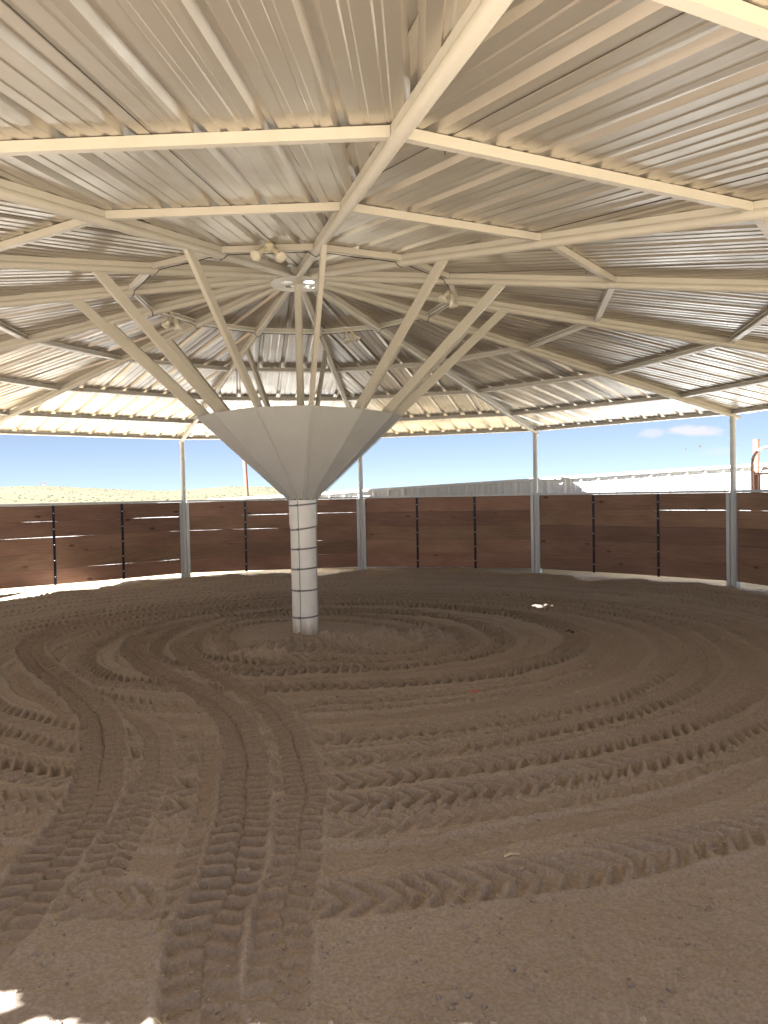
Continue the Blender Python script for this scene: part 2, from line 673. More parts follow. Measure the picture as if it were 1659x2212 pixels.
# struts
for k in range(NR):
    d = rv(k)
    sd = d.cross(Vector((0, 0, 1)))
    p0 = d * .135
    p0.z = 1.50
    # top: cut along the pipe underside
    zr = lambda r: zline(r) - .087
    wdt = .086
    ax = Vector((d.x * (2.17 - .135), d.y * (2.17 - .135), 3.41 - 1.50)).normalized()
    nrm = sd.cross(ax)
    if nrm.z < 0:
        nrm = -nrm
    bm = bmesh.new()
    top = []
    for off in (0, wdt):
        # start p0+nrm*off, follow ax until under the pipe
        q = p0 + nrm * off
        rq = math.hypot(q.x, q.y) * (1 if q.xy.dot(d.xy) > 0 else -1)
        axr = ax.xy.dot(d.xy)
        tt = (zr(rq) - q.z) / (ax.z + SLOPE * axr)
        top.append(q + ax * (tt + .004))
    th = .019
    vs = []
    for s_ in (-1, 1):
        for v in (p0, p0 + nrm * wdt, top[1], top[0]):
            vs.append(bm.verts.new(v + sd * th * s_))
    for f in ((0, 1, 2, 3), (7, 6, 5, 4), (0, 4, 5, 1), (1, 5, 6, 2), (2, 6, 7, 3), (3, 7, 4, 0)):
        bm.faces.new([vs[i] for i in f])
    bmesh.ops.bevel(bm, geom=bm.edges[:], offset=.003, segments=2, affect='EDGES')
    bmesh.ops.recalc_face_normals(bm, faces=bm.faces[:])
    me = bpy.data.meshes.new('strut')
    bm.to_mesh(me)
    bm.free()
    link('strut', me, M['cream'], shelter)

# funnel of thirteen flat sheets round the struts
fz0, fz1, fr0, fr1 = 1.512, 2.335, .143, 1.035
bm = bmesh.new()
inn, outr = [], []
for k in range(NR):
    d = rv(k)
    inn.append([bm.verts.new(d * fr0 + Vector((0, 0, fz0))), bm.verts.new(d * fr1 + Vector((0, 0, fz1 + random.uniform(-.012, .012))))])
for k in range(NR):
    bm.faces.new((inn[k][0], inn[(k + 1) % NR][0], inn[(k + 1) % NR][1], inn[k][1]))
r_ = bmesh.ops.subdivide_edges(bm, edges=bm.edges[:], cuts=3, use_grid_fill=True)
for v in bm.verts:
    v.co += Vector((v.co.x, v.co.y, 0)).normalized() * random.uniform(-.0012, .0012)
bmesh.ops.recalc_face_normals(bm, faces=bm.faces[:])
me = bpy.data.meshes.new('funnel')
bm.to_mesh(me)
bm.free()
fo = link('funnel', me, M['funnel'], shelter)
sm = fo.modifiers.new('thickness', 'SOLIDIFY')
sm.thickness = .004
for k in range(NR):
    d = rv(k)
    sd = d.cross(Vector((0, 0, 1)))
    mb = MB()
    a = d * (fr0 + .002) + Vector((0, 0, fz0 - .012))
    b_ = d * (fr1 + .003) + Vector((0, 0, fz1))
    mb.sweep([a, b_], [(-.009, -.006), (.009, -.006), (.006, .001), (-.006, .001)])
    ax = (b_ - a).normalized()
    for q in range(5):
        p = a.lerp(b_, (q + .6) / 5.3) - (sd.cross(ax) if sd.cross(ax).z > 0 else -sd.cross(ax)) * .007
        mb.lathe([(.001, -.004), (.006, -.002), (.006, .002), (.001, .004)], p, sd.cross(ax), 8)
    mb.build('funnel_seam', M['funnel'], fo)
MB().lathe([(.118, 1.40), (.118, 1.53), (.02, 1.535)], seg=28).build('pole_cap', M['dark'], shelter, True)

# pole sleeve, three pieces wide, bell at the top, steel bands
def sl_r(z):
    t_ = min(max((z - 1.20) / .06, 0), 1)
    t_ = t_ * t_ * (3 - 2 * t_)
    return .1335 + .0095 * t_


zs = [-.1, .3, .7, 1.0, 1.15, 1.19, 1.2, 1.21, 1.22, 1.23, 1.24, 1.25, 1.26, 1.28, 1.35, 1.5]
sleeve = MB().lathe([(sl_r(z), z) for z in zs] + [(.128, 1.5), (.128, 1.4)], seg=48).build('pole_sleeve', M['sleeve'], shelter, True, 40)
for z, tl in ((1.455, .004), (1.215, .006), (1.008, .003), (.805, .003), (.583, .001), (.31, .002)):
    r0 = sl_r(z) + .0035
    mb = MB()
    seg = 48
    ring = []
    for i in range(seg):
        a = 2 * math.pi * i / seg
        for (rr, hz) in ((r0 - .006, -.008), (r0, -.008), (r0, .008), (r0 - .006, .008)):
            ring.append(mb.bm.verts.new((rr * math.cos(a), rr * math.sin(a), z + hz + tl * 3 * math.cos(a - .3))))
    for i in range(seg):
        j = (i + 1) % seg
        for q in range(4):
            mb.bm.faces.new((ring[i * 4 + q], ring[j * 4 + q], ring[j * 4 + (q + 1) % 4], ring[i * 4 + (q + 1) % 4]))
    a = math.radians(-118)
    dd = Vector((math.cos(a), math.sin(a), 0))
    mb.box(dd * (r0 + .003) + Vector((0, 0, z + tl * 3 * math.cos(a - .3))), (dd, dd.cross(Vector((0, 0, 1))), Vector((0, 0, 1))), (.005, .012, .012))
    mb.build('steel_band', M['band'], shelter, True, 40)
for a, w in ((-115, .0035), (-25, .003)):
    a = math.radians(a)
    dd = Vector((math.cos(a), math.sin(a), 0))
    mb = MB()
    pts = [dd * (sl_r(z) + .0005) + Vector((0, 0, z)) for z in (-.05, .6, 1.15, 1.2, 1.23, 1.26, 1.49)]
    mb.sweep(pts, [(-w, -w), (w, -w), (w, w), (-w, w)], upv=dd)
    mb.build('sleeve_seam', paint('seam_dirt', (.30, .30, .24), .8, .3), sleeve)

# ------------------------------------------------------------------ wall bays
WT = 1.474


def gapfun(seed, amp):
    r_ = random.Random(seed)
    ph = [r_.uniform(0, 6.3) for _ in range(4)]
    return lambda x: amp * (.8 * math.sin(x * 1.1 + ph[0]) + .5 * math.sin(x * 2.7 + ph[1]) + .3 * math.sin(x * 6.1 + ph[2]) + .15 * math.sin(x * 17 + ph[3]))


BAYS = {4: ('plank wall bay running out of frame at the far left edge', [5.5, 6, 0, 0]),
        5: ('left plank wall bay with long daylight slits and sunlit sand under it', [6, 6, -2, 5]),
        6: ('plank wall bay directly behind the white centre pole', [5, 4.2, 1, 0]),
        7: ('plank wall bay just right of the centre pole, without daylight slits', [-2, -2, -3, -3]),
        8: ('right plank wall bay with one long slit under its top board', [4.3, -1, -2, -2]),
        9: ('plank wall bay at the far right edge beside the brown gate', [4.6, 0, 4.6, -1]),
        3: ('plank wall bay beyond the left edge of the view', [3, 0, 0, 0]),
        2: ('plank wall bay left of the open side of the pen', [3, 0, 0, 0]),
        1: ('plank wall bay next to the open side of the pen on the left', [0, 3, 0, 0]),
        10: ('plank wall bay beyond the right edge of the view', [0, 3, 0, 0]),
        11: ('plank wall bay next to the open side of the pen on the right', [0, 0, 3, 0])}
TILT = {5: (.02, -.015), 6: (0, .02)}
for k, (lab, amps) in BAYS.items():
    p, q = rv(k) * R, rv(k + 1) * R
    mid = (p + q) / 2
    x_ = (q - p).normalized()
    inw = Vector((0, 0, 1)).cross(x_)
    if inw.dot(mid) > 0:
        inw = -inw
    L = (q - p).length
    bay = thing('wall_bay', lab, 'wall panel', (mid.x, mid.y, 0), 'stained plank bays of the round wall')
    rot = Matrix((x_, inw, Vector((0, 0, 1)))).transposed()      # local x along, y inward
    if rot.determinant() < 0:
        x_ = -x_
        rot = Matrix((x_, inw, Vector((0, 0, 1)))).transposed()
    bay.rotation_euler = rot.to_euler()
    h = L / 2 - .075
    X, Y, Z = Vector((1, 0, 0)), Vector((0, 1, 0)), Vector((0, 0, 1))
    # planks : five boards with slightly waney edges
    nb, z0, z1 = 5, .105, WT - .018
    bh = (z1 - z0) / nb
    bm = bmesh.new()
    tone = bm.loops.layers.float_color.new('tone')
    wuv = bm.loops.layers.float_color.new('wuv')
    gaps = []
    for i in range(nb - 1):
        gf = gapfun(k * 10 + i, .0030)
        base = amps[3 - i] * .00062        # amps are listed from the top slit down
        gaps.append(lambda x, gf=gf, base=base: max(.0004, base * .9 + gf(x) - .0008))
    nx = 90
    for i in range(nb):
        tv = random.uniform(.75, 1.25)
        tr = random.uniform(.97, 1.1)
        y0 = -.019 + random.uniform(-.001, .001)
        lo, hi = z0 + i * bh, z0 + (i + 1) * bh
        ox, oz = random.uniform(0, 50), random.uniform(0, 50)
        rows = []
        for j in range(nx + 1):
            x = -h + 2 * h * j / nx
            a = lo + (gaps[i - 1](x) / 2 if i > 0 else .003 * math.sin(x * 2 + k))
            b2 = hi - (gaps[i](x) / 2 if i < nb - 1 else 0)
            rows.append([bm.verts.new((x, yy, zz)) for yy, zz in ((y0, a), (y0 + .035, a), (y0 + .038, a + .004), (y0 + .038, b2 - .004), (y0 + .035, b2), (y0, b2))])
        fs = []
        for A, B in zip(rows, rows[1:]):
            for q_ in range(6):
                r2 = (q_ + 1) % 6
                fs.append(bm.faces.new((A[q_], A[r2], B[r2], B[q_])))
        fs.append(bm.faces.new(rows[0]))
        fs.append(bm.faces.new(rows[-1][::-1]))
        for f in fs:
            for lp in f.loops:
                lp[tone] = (tv, tv * tr * .98, tv, 1)
                lp[wuv] = (lp.vert.co.x + ox, lp.vert.co.z + oz, lp.vert.co.y, 1)
    bmesh.ops.recalc_face_normals(bm, faces=bm.faces[:])
    me = bpy.data.meshes.new('planks')
    bm.to_mesh(me)
    bm.free()
    link('planks', me, M['wood'], bay)
    # galvanised top rail and side channels
    MB().abox(-h - .02, h + .02, -.028, .034, WT - .016, WT + .022).build('top_rail', M['galv'], bay, bev=.003)
    for s_ in (-1, 1):
        mb = MB()
        x0 = s_ * (h + .004)
        mb.sweep([Vector((x0, 0, .02)), Vector((x0, 0, WT - .018))],
                 [(-.026 * 1, -.028), (.026, -.028), (.026, .044), (.022, .044), (.022, -.024), (-.022, -.024), (-.022, .044), (-.026, .044)], upv=Vector((0, 1, 0)))
        ch = mb.build('side_channel', M['galv'], bay)
        mb = MB()
        mb.abox(x0 - .024, x0 + .024, .0445, .0475, .02, WT - .02)
        for q_ in range(8):
            mb.lathe([(.001, -.002), (.0065, 0), (.0065, .004), (.001, .005)], (x0 + random.uniform(-.008, .008), .049, .12 + q_ * .17 + random.uniform(-.03, .03)), Y, 8)
        mb.build('flange', M['galv'], ch)
    # black straps with carriage bolts on every board
    for fx in (-.333, .333):
        x0 = fx * (h + .06) * (1.0)
        st = MB().abox(x0 - .021, x0 + .021, .0205, .0265, z0 - .012, z1 - .0).build('strap', M['black'], bay, bev=.001)
        for i in range(nb):
            zc = z0 + (i + .5) * bh + random.uniform(-.004, .004)
            MB().lathe([(.011, 0), (.011, .002), (.008, .006), (.002, .0075)], (x0, .0265, zc), Y, 12).build('bolt', M['bolt'], st, True, 60)

# ------------------------------------------------------------------ twin floodlights on the inner purlins
def floodlight(k, r, f, label, dirs, drop=.03):
    p = on(k, r, 0).lerp(on(k + 1, r, 0), f)
    t_ = thing('twin_floodlight', label, 'floodlight', (p.x, p.y, p.z - .01), 'twin floodlights on the inner ring of purlins')
    t_.scale = (.8, .8, .8)
    outd = Vector((p.x, p.y, 0)).normalized()
    side = outd.cross(Vector((0, 0, 1)))
    front = outd if k in (0, 12) else -outd
    bx = MB()
    c0 = front * .03 + Vector((0, 0, -.012))
    bx.lathe([(.001, -.018), (.05, -.018), (.052, .012), (.045, .02), (.001, .02)], c0, front, 24)
    bx.build('mount_box', M['fixture'], t_, True, 40)
    for s_, dv in zip((-1, 1), dirs):
        dv = (side * dv[0] + front * dv[1] + Vector((0, 0, dv[2]))).normalized()
        a = c0 + side * s_ * .038 + front * .03 + Vector((0, 0, -.012))
        MB().tube([c0 + side * s_ * .03, a, a + dv * .02], .011, 10).tube([a + dv * .015, a + dv * .035], .018, 12).build('swivel', M['galv'], t_, True)
        s0 = a + dv * .03
        so_ = MB().lathe([(.024, 0), (.029, .008), (.030, .05), (.033, .075), (.027, .076)], s0, dv, 20).build('socket', M['fixture'], t_, True, 50)
        b0 = s0 + dv * .07
        bl = MB().lathe([(.024, 0), (.027, .012), (.045, .045), (.058, .072), (.060, .082), (.052, .093), (.03, .100), (.004, .102)], b0, dv, 28)
        bl.build('bulb', M['glass'], t_, True, 70)


floodlight(0, RINGS[0], .47, 'twin floodlight just left of the thick near spoke, both bulbs facing the viewer', ((-.55, .5, -.75), (.45, .62, -.62)))
floodlight(4, RINGS[0], .42, 'twin floodlight on the left, partly behind a slanting strut', ((-.5, -.1, -.85), (.15, .2, -1)))
floodlight(7, RINGS[0], .5, 'twin floodlight beyond the king pipe, both bulbs hanging down', ((.15, .3, -1), (.55, .2, -.8)))
floodlight(10, RINGS[0], .45, 'twin floodlight at the right, one bulb pointing down and outward beside a strut', ((-.1, -.2, -1), (.55, .55, -.8)))
# cable along the ring
pts = []
for k in range(0, NR + 1):
    a, b_ = on(k, RINGS[0]), on(k + 1, RINGS[0])
    ax = (b_ - a).normalized()
    pts.append(on(k, RINGS[0] - .035, -.094))
    if k < NR:
        for f in (.035, .07, .2, .5, .8, .93, .965):
            p = a.lerp(b_, f)
            inw = -Vector((p.x, p.y, 0)).normalized()
            dz = {.035: -.072, .07: -.048, .2: -.046, .5: -.050, .8: -.046, .93: -.048, .965: -.072}[f]
            pts.append(p + inw * .045 + Vector((0, 0, dz)))
tag(MB().tube(pts, .0036, 8).build('power_cable', M['rubber'], None, True), 'thin black cable running round the inner ring of purlins and looping under each spoke', 'cable')

# ------------------------------------------------------------------ ribbed white fence behind the right
def camp(X_, D, z):
    p = CAM + XR * X_ + FW * D
    return Vector((p.x, p.y, z))


FS = 1.0


def fdepth(X_):
    return 15.65 - .243 * X_


def ftop(X_):
    return 1.66 + .044 * X_


fence = thing('metal_fence', 'white ribbed steel fence with capped top standing behind the round plank wall', 'fence', (0, 0, 0))
pa, pb = camp(-9, fdepth(-9), 0), camp(9.5, fdepth(9.5), 0)
dv = (pb - pa).normalized()
tocam = Vector((0, 0, 1)).cross(dv)
if tocam.dot(CAM - pa) < 0:
    tocam = -tocam
Lf = (pb - pa).length
bm = bmesh.new()
u = 0
cols = []
pitch = .322
while u < Lf:
    for du, dp in ((0, .0), (.022, .032), (.050, .032), (.072, 0), (.135, 0), (.141, .006), (.157, .006), (.163, 0), (.225, 0), (.231, .006), (.247, .006), (.253, 0)):
        cols.append((u + du, dp))
    u += pitch


def fpos(u, dp, z):
    p = pa + dv * u + tocam * dp
    return Vector((p.x, p.y, z))


def fzt(u):
    return ftop(-9 + 18.5 * u / Lf)


prev = None
for u, dp in cols:
    zt = fzt(u)
    cur = (bm.verts.new(fpos(u, dp, zt - 2.2)), bm.verts.new(fpos(u, dp, zt - .02)))
    if prev:
        bm.faces.new((prev[0], cur[0], cur[1], prev[1]))
    prev = cur
me = bpy.data.meshes.new('ribbed_sheet')
bmesh.ops.recalc_face_normals(bm, faces=bm.faces[:])
bm.to_mesh(me)
bm.free()
fsht = link('ribbed_sheet', me, M['fence'], fence)
sm = fsht.modifiers.new('thickness', 'SOLIDIFY')
sm.thickness = .003
pts = [fpos(u, .02, fzt(u)) for u in np.linspace(0, Lf, 20)]
sgn = 1 if dv.cross(Vector((0, 0, 1))).dot(tocam) > 0 else -1
MB().sweep(pts, [(-.06, -.055), (.045 * 1, -.055), (.045, .0), (-.06, .0)]).build('cap_rail', M['fence'], fence, bev=.004)
for n_, (u, dp) in enumerate(cols[4::12]):
    if u < 2 or n_ % 2:
        continue
    MB().lathe([(.001, -.002), (.007, 0), (.007, .004), (.001, .005)], fpos(u + random.uniform(-.01, .02), .003, fzt(u) - .24), tocam, 8).build('screw', M['dark'], fence)

# brown post behind the funnel's left edge
a = camp(-.2985 * .0 + (537 - 829.5) / 1624.17 * 17.0 + .03, 17.0, 0)
top = camp((533.5 - 829.5) / 1624.17 * 17.0 + .02, 17.0, 0)
mb = MB()
pp = Vector((a.x, a.y, -.3))
bp = thing('pipe_post', 'tall rusty brown pipe post outside the wall, left of the funnel', 'post', (a.x, a.y, 0))
MB().tube([Vector((0.02, 0, -.3)), Vector((-.105, .0, 2.72))], .043, 18).build('pipe', M['rust'], bp, True, 60)
MB().lathe([(.046, 0), (.046, .012), (.03, .03), (.004, .036)], (-.105, 0, 2.72), None, 18).build('post_top', M['rust'], bp, True, 40)


# brown gate post and tube gate on the right edge
def pix(x, y, D):
    Xi, Yi = x - 829.5, y - 1106
    cr, sr = math.cos(ROLL), math.sin(ROLL)
    Xn, Yn = cr * Xi + sr * Yi, -sr * Xi + cr * Yi
    d = XR * Xn / 1624.17 + fwd - upv * Yn / 1624.17
    p = CAM + d * (D / d.dot(FW))
    return p


g0 = pix(1634, 1055, 12.3)
gp = thing('gate_post', 'thick brown pipe post outside the wall at the right edge, carrying the gate', 'post', (g0.x, g0.y, 0))
zt = pix(1634, 950, 12.3).z
MB().tube([Vector((0, 0, -.3)), Vector((0, 0, zt))], .048, 20).build('pipe', M['rust'], gp, True, 60)
MB().lathe([(.052, 0), (.052, .006), (.01, .01)], (0, 0, zt), None, 20).build('post_top', M['rust'], gp, True, 40)
for zz in (.5, 1.75):
    MB().tube([Vector((-.02, -.05, zz)), Vector((-.03, -.12, zz))], .014, 10).build('hinge', M['rust'], gp, True)
DG = 12.0
A0, A1 = pix(1625.5, 1055, DG), pix(1625.5, 1005, DG)
gate = thing('tube_gate', 'pale brown tubular gate with a rounded top corner at the right edge', 'gate', (A0.x, A0.y, 0))
off = Vector((A0.x, A0.y, 0))
dg = XR.copy()
zt = pix(1650, 966, DG).z
rc = .26
pts = [Vector((0, 0, .25)), Vector((0, 0, .8)), Vector((0, 0, zt - rc))]
for i in range(1, 9):
    a = math.pi / 2 * i / 8
    pts.append(dg * (rc - rc * math.cos(a)) + Vector((0, 0, zt - rc + rc * math.sin(a))))
pts.append(dg * 2.2 + Vector((0, 0, zt)))
pts.append(dg * 2.5 + Vector((0, 0, zt)))
pts.append(dg * 2.5 + Vector((0, 0, .25)))
MB().tube(pts, .024, 14).build('frame', M['gatepaint'], gate, True, 60)
zb = pix(1650, 1023, DG).z
MB().tube([dg * .115 + Vector((0, 0, .25)), dg * .115 + Vector((0, 0, zb))], .019, 12).build('inner_upright', M['gatepaint'], gate, True)
for zz in (zb, zb - .4, zb - .8, zb - 1.15):
    MB().tube([dg * .10 + Vector((0, 0, zz)), dg * 2.48 + Vector((0, 0, zz))], .021, 12).build('rail', M['gatepaint'], gate, True)
MB().tube([dg * .14 + Vector((0, 0, zb + .03)), dg * .19 + Vector((0, 0, zb + .09)), dg * .42 + Vector((0, 0, zb + .0))], .014, 10).build('latch_loop', M['gatepaint'], gate, True)
MB().tube([Vector((0, .03, zt - .42)), dg * .19 + Vector((0, .03, zt - .42))], .018, 10).build('latch_bar', M['gatepaint'], gate, True)

# radio mast and pole on the far rise
def far(x, D, z=0):
    p = pix(x, 1070, D)
    return Vector((p.x, p.y, z))


# ------------------------------------------------------------------ ground
def vnoise(x, y, s, seed):
    r_ = np.random.default_rng(seed)
    T_ = r_.random((257, 257)).astype(np.float32)
    T_[256] = T_[0]
    T_[:, 256] = T_[:, 0]
    X_ = x * s
    Y_ = y * s
    ix = np.floor(X_).astype(np.int64)
    iy = np.floor(Y_).astype(np.int64)
    fx = (X_ - ix).astype(np.float32)
    fy = (Y_ - iy).astype(np.float32)
    fx = fx * fx * (3 - 2 * fx)
    fy = fy * fy * (3 - 2 * fy)
    ix &= 255
    iy &= 255
    a = T_[ix, iy]
    b = T_[ix + 1, iy]
    c = T_[ix, iy + 1]
    d = T_[ix + 1, iy + 1]
    return (a * (1 - fx) + b * fx) * (1 - fy) + (c * (1 - fx) + d * fx) * fy - .5


def cat(P, step=.005):
    P = np.array(P, float)
    out = []
    for i in range(len(P) - 1):
        p0 = P[max(i - 1, 0)]
        p1, p2 = P[i], P[i + 1]
        p3 = P[min(i + 2, len(P) - 1)]
        n = max(int(np.linalg.norm(p2 - p1) / step), 2)
        t = np.linspace(0, 1, n, endpoint=False)[:, None]
        out.append(.5 * ((2 * p1) + (-p0 + p2) * t + (2 * p0 - 5 * p1 + 4 * p2 - p3) * t * t + (-p0 + 3 * p1 - 3 * p2 + p3) * t ** 3))
    return np.concatenate(out)


CELL = .008
NG = 2050
X0 = -8.2
gx = X0 + np.arange(NG) * CELL
GX, GY = np.meshgrid(gx, gx, indexing='ij')
H = (.030 * vnoise(GX, GY, .7, 1) + .020 * vnoise(GX, GY, 1.9, 2) + .013 * vnoise(GX, GY, 5, 3) + .009 * vnoise(GX, GY, 13, 4)).astype(np.float32)
TRACK_DARK = np.zeros_like(H)


def stamp(P, w, depth=.022, amp=.012, pitch=.1, k=.8, stag=0., berm=.012, seed=0, fade=None, sharp=2.2, loose=.6, gain=None, slip=None):  # loose: how strongly the track is coloured darker
    """press a tyre track along the polyline P into H"""
    P = np.asarray(P)
    seg = np.diff(P, axis=0)
    L = np.linalg.norm(seg, axis=1)
    s = np.concatenate([[0], np.cumsum(L)])
    ss = np.arange(0, s[-1], .0055)
    px = np.interp(ss, s, P[:, 0])
    py = np.interp(ss, s, P[:, 1])
    ker = np.ones(31) / 31
    tx = np.gradient(px)
    ty = np.gradient(py)
    tx = np.convolve(np.pad(tx, 15, mode='edge'), ker, 'valid')
    ty = np.convolve(np.pad(ty, 15, mode='edge'), ker, 'valid')
    l = np.hypot(tx, ty) + 1e-9
    nx_, ny_ = -ty / l, tx / l
    hw = w / 2
    bw = .055
    d = np.arange(-hw - bw, hw + bw, .005)
    D, SS = np.meshgrid(d, ss)
    r_ = np.random.default_rng(seed)
    wob = .010 * np.interp(ss, np.linspace(0, ss[-1], max(4, int(ss[-1] / .25))), r_.standard_normal(max(4, int(ss[-1] / .25))))
    D2 = D + 0 * wob[:, None]
    XX = px[:, None] + nx_[:, None] * (D + wob[:, None])
    YY = py[:, None] + ny_[:, None] * (D + wob[:, None])
    pl = np.full(len(ss), pitch)
    if slip:      # (pitch at the start, metres over which it settles)
        pl = np.interp(ss, [0, slip[1]], [slip[0], pitch])
    PHS = np.cumsum(.0055 / pl)[:, None] + 0 * D
    gn = 1.0 if gain is None else np.interp(ss, [0, gain[1]], [gain[0], gain[2]])[:, None]
    ph = PHS + k * np.abs(D2) / hw + stag * (D2 > 0)
    ph = ph + .25 * vnoise(XX, YY, 6, seed + 5) + .35 * vnoise(XX, YY, 1.3, seed + 6)
    env = np.clip(.95 + .75 * vnoise(XX, YY, 1.1, seed + 7) + .5 * vnoise(XX, YY, 9, seed + 9), .25, 1.2)
    lug = np.tanh(sharp * np.sin(2 * np.pi * ph)) * amp * 1.6 * env * gn
    cen = np.exp(-(D2 / (hw * .12)) ** 2) * .35
    ins = np.clip((hw - np.abs(D2)) / .02, 0, 1)
    ins = ins * ins * (3 - 2 * ins)
    prof = -depth * .9 * (1 - .25 * (D2 / hw) ** 2) + lug * (1 - cen) + .006 * vnoise(XX, YY, 22, seed + 3)
    be = berm * np.exp(-((np.abs(D2) - hw - .014) / .022) ** 2) * (1 + 1.3 * vnoise(XX, YY, 14, seed + 8) + .8 * vnoise(XX, YY, 3, seed + 2))
    edge = np.clip((hw + bw - np.abs(D2)) / bw, 0, 1)
    IX = np.clip(((XX - X0) / CELL + .5).astype(int), 0, NG - 1)
    IY = np.clip(((YY - X0) / CELL + .5).astype(int), 0, NG - 1)
    old = H[IX, IY]
    lowb = (.030 * vnoise(XX, YY, .7, 1) + .020 * vnoise(XX, YY, 1.9, 2)).astype(np.float32)
    val = (prof + lowb) * ins + (old * (1 - .5 * edge) + lowb * .5 * edge + be) * (1 - ins)
    al = np.ones_like(val)
    if fade is not None:
        f0, f1 = fade
        al = np.clip(SS / max(f0, 1e-3), 0, 1) * np.clip((s[-1] - SS) / max(f1, 1e-3), 0, 1)
    H[IX, IY] = old * (1 - al) + val * al
    TRACK_DARK[IX, IY] = np.maximum(TRACK_DARK[IX, IY] * (1 - ins * al), ins * al * loose)


def ring(fr, rr, bk, lf, jit=.02, seed=0, a0=0., a1=2 * math.pi):
    """closed loop about the pole; reach to front, right, back, left"""
    th = np.linspace(a0, a1, 700)
    # th = 0 front (-y), pi/2 right (+x)
    ks = np.array([0, .5, 1, 1.5, 2]) * math.pi
    vals = np.array([fr, rr, bk, lf, fr])
    r_ = np.random.default_rng(seed)
    tt = (th % (2 * math.pi)) / (math.pi / 2)
    i = np.floor(tt).astype(int) % 4
    f = tt - np.floor(tt)
    f = f * f * (3 - 2 * f)
    rad = vals[i] * (1 - f) + vals[i + 1] * f
    # use an ellipse-like blend: superpose centre offset
    rad = rad + jit * np.sin(3 * th + r_.uniform(0, 6)) + jit * .6 * np.sin(5 * th + r_.uniform(0, 6))
    # the rows bend round the view's near side: straighten along x in front
    return np.stack([rad * np.sin(th), -rad * np.cos(th)], 1)


RG = [
    # front right back left  width depth amp pitch k
    ((6.4, 6.6, 6.5, 6.3), .26, .010, .007, .10, .9, 21),
    ((6.0, 6.2, 6.15, 5.9), .26, .012, .008, .10, .9, 22),
    ((5.5, 6.0, 5.75, 5.5), .26, .014, .009, .10, .9, 23),
    ((5.3, 5.6, 5.3, 5.1), .25, .014, .009, .10, .9, 24),
    ((4.88, 5.55, 4.95, 4.75), .27, .017, .012, .105, 1.0, 25),
    ((4.55, 5.1, 4.6, 4.45), .20, .016, .001, .105, .9, 26),
    ((4.3, 4.85, 4.3, 4.15), .24, .017, .010, .105, 1.0, 27),
    ((4.18, 4.72, 4.15, 4.02), .13, .008, .008, .07, .9, 40),
    ((2.36, 3.24, 3.12, 2.55), .12, .008, .007, .07, .9, 41),
    ((3.52, 4.14, 3.58, 3.4), .12, .008, .008, .07, .9, 42),
    ((3.16, 3.82, 3.33, 3.08), .12, .008, .008, .07, .9, 43),
    ((4.05, 4.6, 4.0, 3.9), .24, .020, .014, .10, 1.1, 28),
    ((3.72, 4.3, 3.7, 3.6), .27, .026, .018, .095, 1.2, 29),
    ((3.34, 3.98, 3.45, 3.2), .25, .022, .015, .095, 1.1, 30),
    ((2.98, 3.66, 3.2, 2.95), .25, .020, .013, .095, 1.1, 31),
    ((2.55, 3.38, 3.05, 2.65), .22, .020, .001, .095, 1.0, 32),
    ((2.15, 3.12, 3.05, 2.45), .22, .022, .006, .095, 1.0, 33),
    ((1.70, 2.86, 2.86, 2.15), .27, .034, .020, .092, 1.1, 34),
    ((1.32, 2.42, 2.5, 1.80), .17, .014, .000, .09, 1.0, 35),
    ((1.10, 2.10, 2.32, 1.52), .24, .034, .020, .090, 1.1, 36),
    ((.78, 1.70, 1.9, 1.15), .22, .024, .014, .090, 1.0, 37),
    ((.50, 1.30, 1.5, .80), .20, .020, .010, .090, 1.0, 38),
]
for (ex, w, dp, am, pi_, k_, sd) in RG:
    far_ = ex[0] >= 5.25      # the outermost rounds do not reach the gate side
    stamp(ring(*ex, jit=.025, seed=sd, a0=1.0 if far_ else 0., a1=2 * math.pi - (1.0 if far_ else 0.)), w, dp * (.95 if ex[0] < 2.7 else .55), (am * (2.0 if ex[0] < 2.7 else 1.1 if ex[0] < 4.2 else .8)) if am > .002 else 0, pi_ * 1.0, k_, .5 if sd % 3 == 0 else .12, .004 + .22 * dp, sd, loose=.2 + 10 * dp, sharp=3.0, fade=(.9, .9) if far_ else None)
LT = [(-1.52, -5.35), (-1.5, -4.82), (-1.46, -4.55), (-1.42, -4.26), (-1.38, -3.91), (-1.4, -3.46), (-1.45, -3.0), (-1.54, -2.53), (-1.72, -1.94), (-1.96, -1.34), (-2.24, -0.79), (-2.54, -0.16), (-2.8, 0.57), (-2.87, 1.26), (-2.72, 1.92), (-2.27, 2.48), (-1.43, 2.95), (-0.16, 3.02), (1.32, 2.68), (2.26, 1.97), (2.77, 1.09), (2.9, 0.19), (2.75, -0.61)]
LS = [(-1.23, -4.8), (-1.21, -4.47), (-1.17, -4.09), (-1.14, -3.68), (-1.11, -3.39), (-1.16, -2.87), (-1.3, -2.35), (-1.5, -1.9)]
MT = [(-0.73, -6.2), (-0.75, -5.23), (-0.73, -4.96), (-0.69, -4.72), (-0.66, -4.44), (-0.63, -4.09), (-0.62, -3.65), (-0.63, -3.08), (-0.7, -2.43), (-0.84, -1.92), (-1.02, -1.52), (-1.26, -1.12), (-1.5, -0.54), (-1.72, 0.18), (-1.75, 0.77), (-1.6, 1.29), (-1.23, 1.75), (-0.44, 2.08), (0.75, 1.96), (1.53, 1.56), (1.98, 0.83), (2.08, 0.04)]
RT = [(-0.54, -5.9), (-0.5, -5.01), (-0.46, -4.77), (-0.4, -4.49), (-0.36, -4.15), (-0.31, -3.72), (-0.3, -3.16), (-0.35, -2.57), (-0.46, -2.07), (-0.65, -1.58), (-0.94, -0.94), (-1.16, -0.3), (-1.25, 0.3), (-1.1, .85), (-0.45, 1.33)]
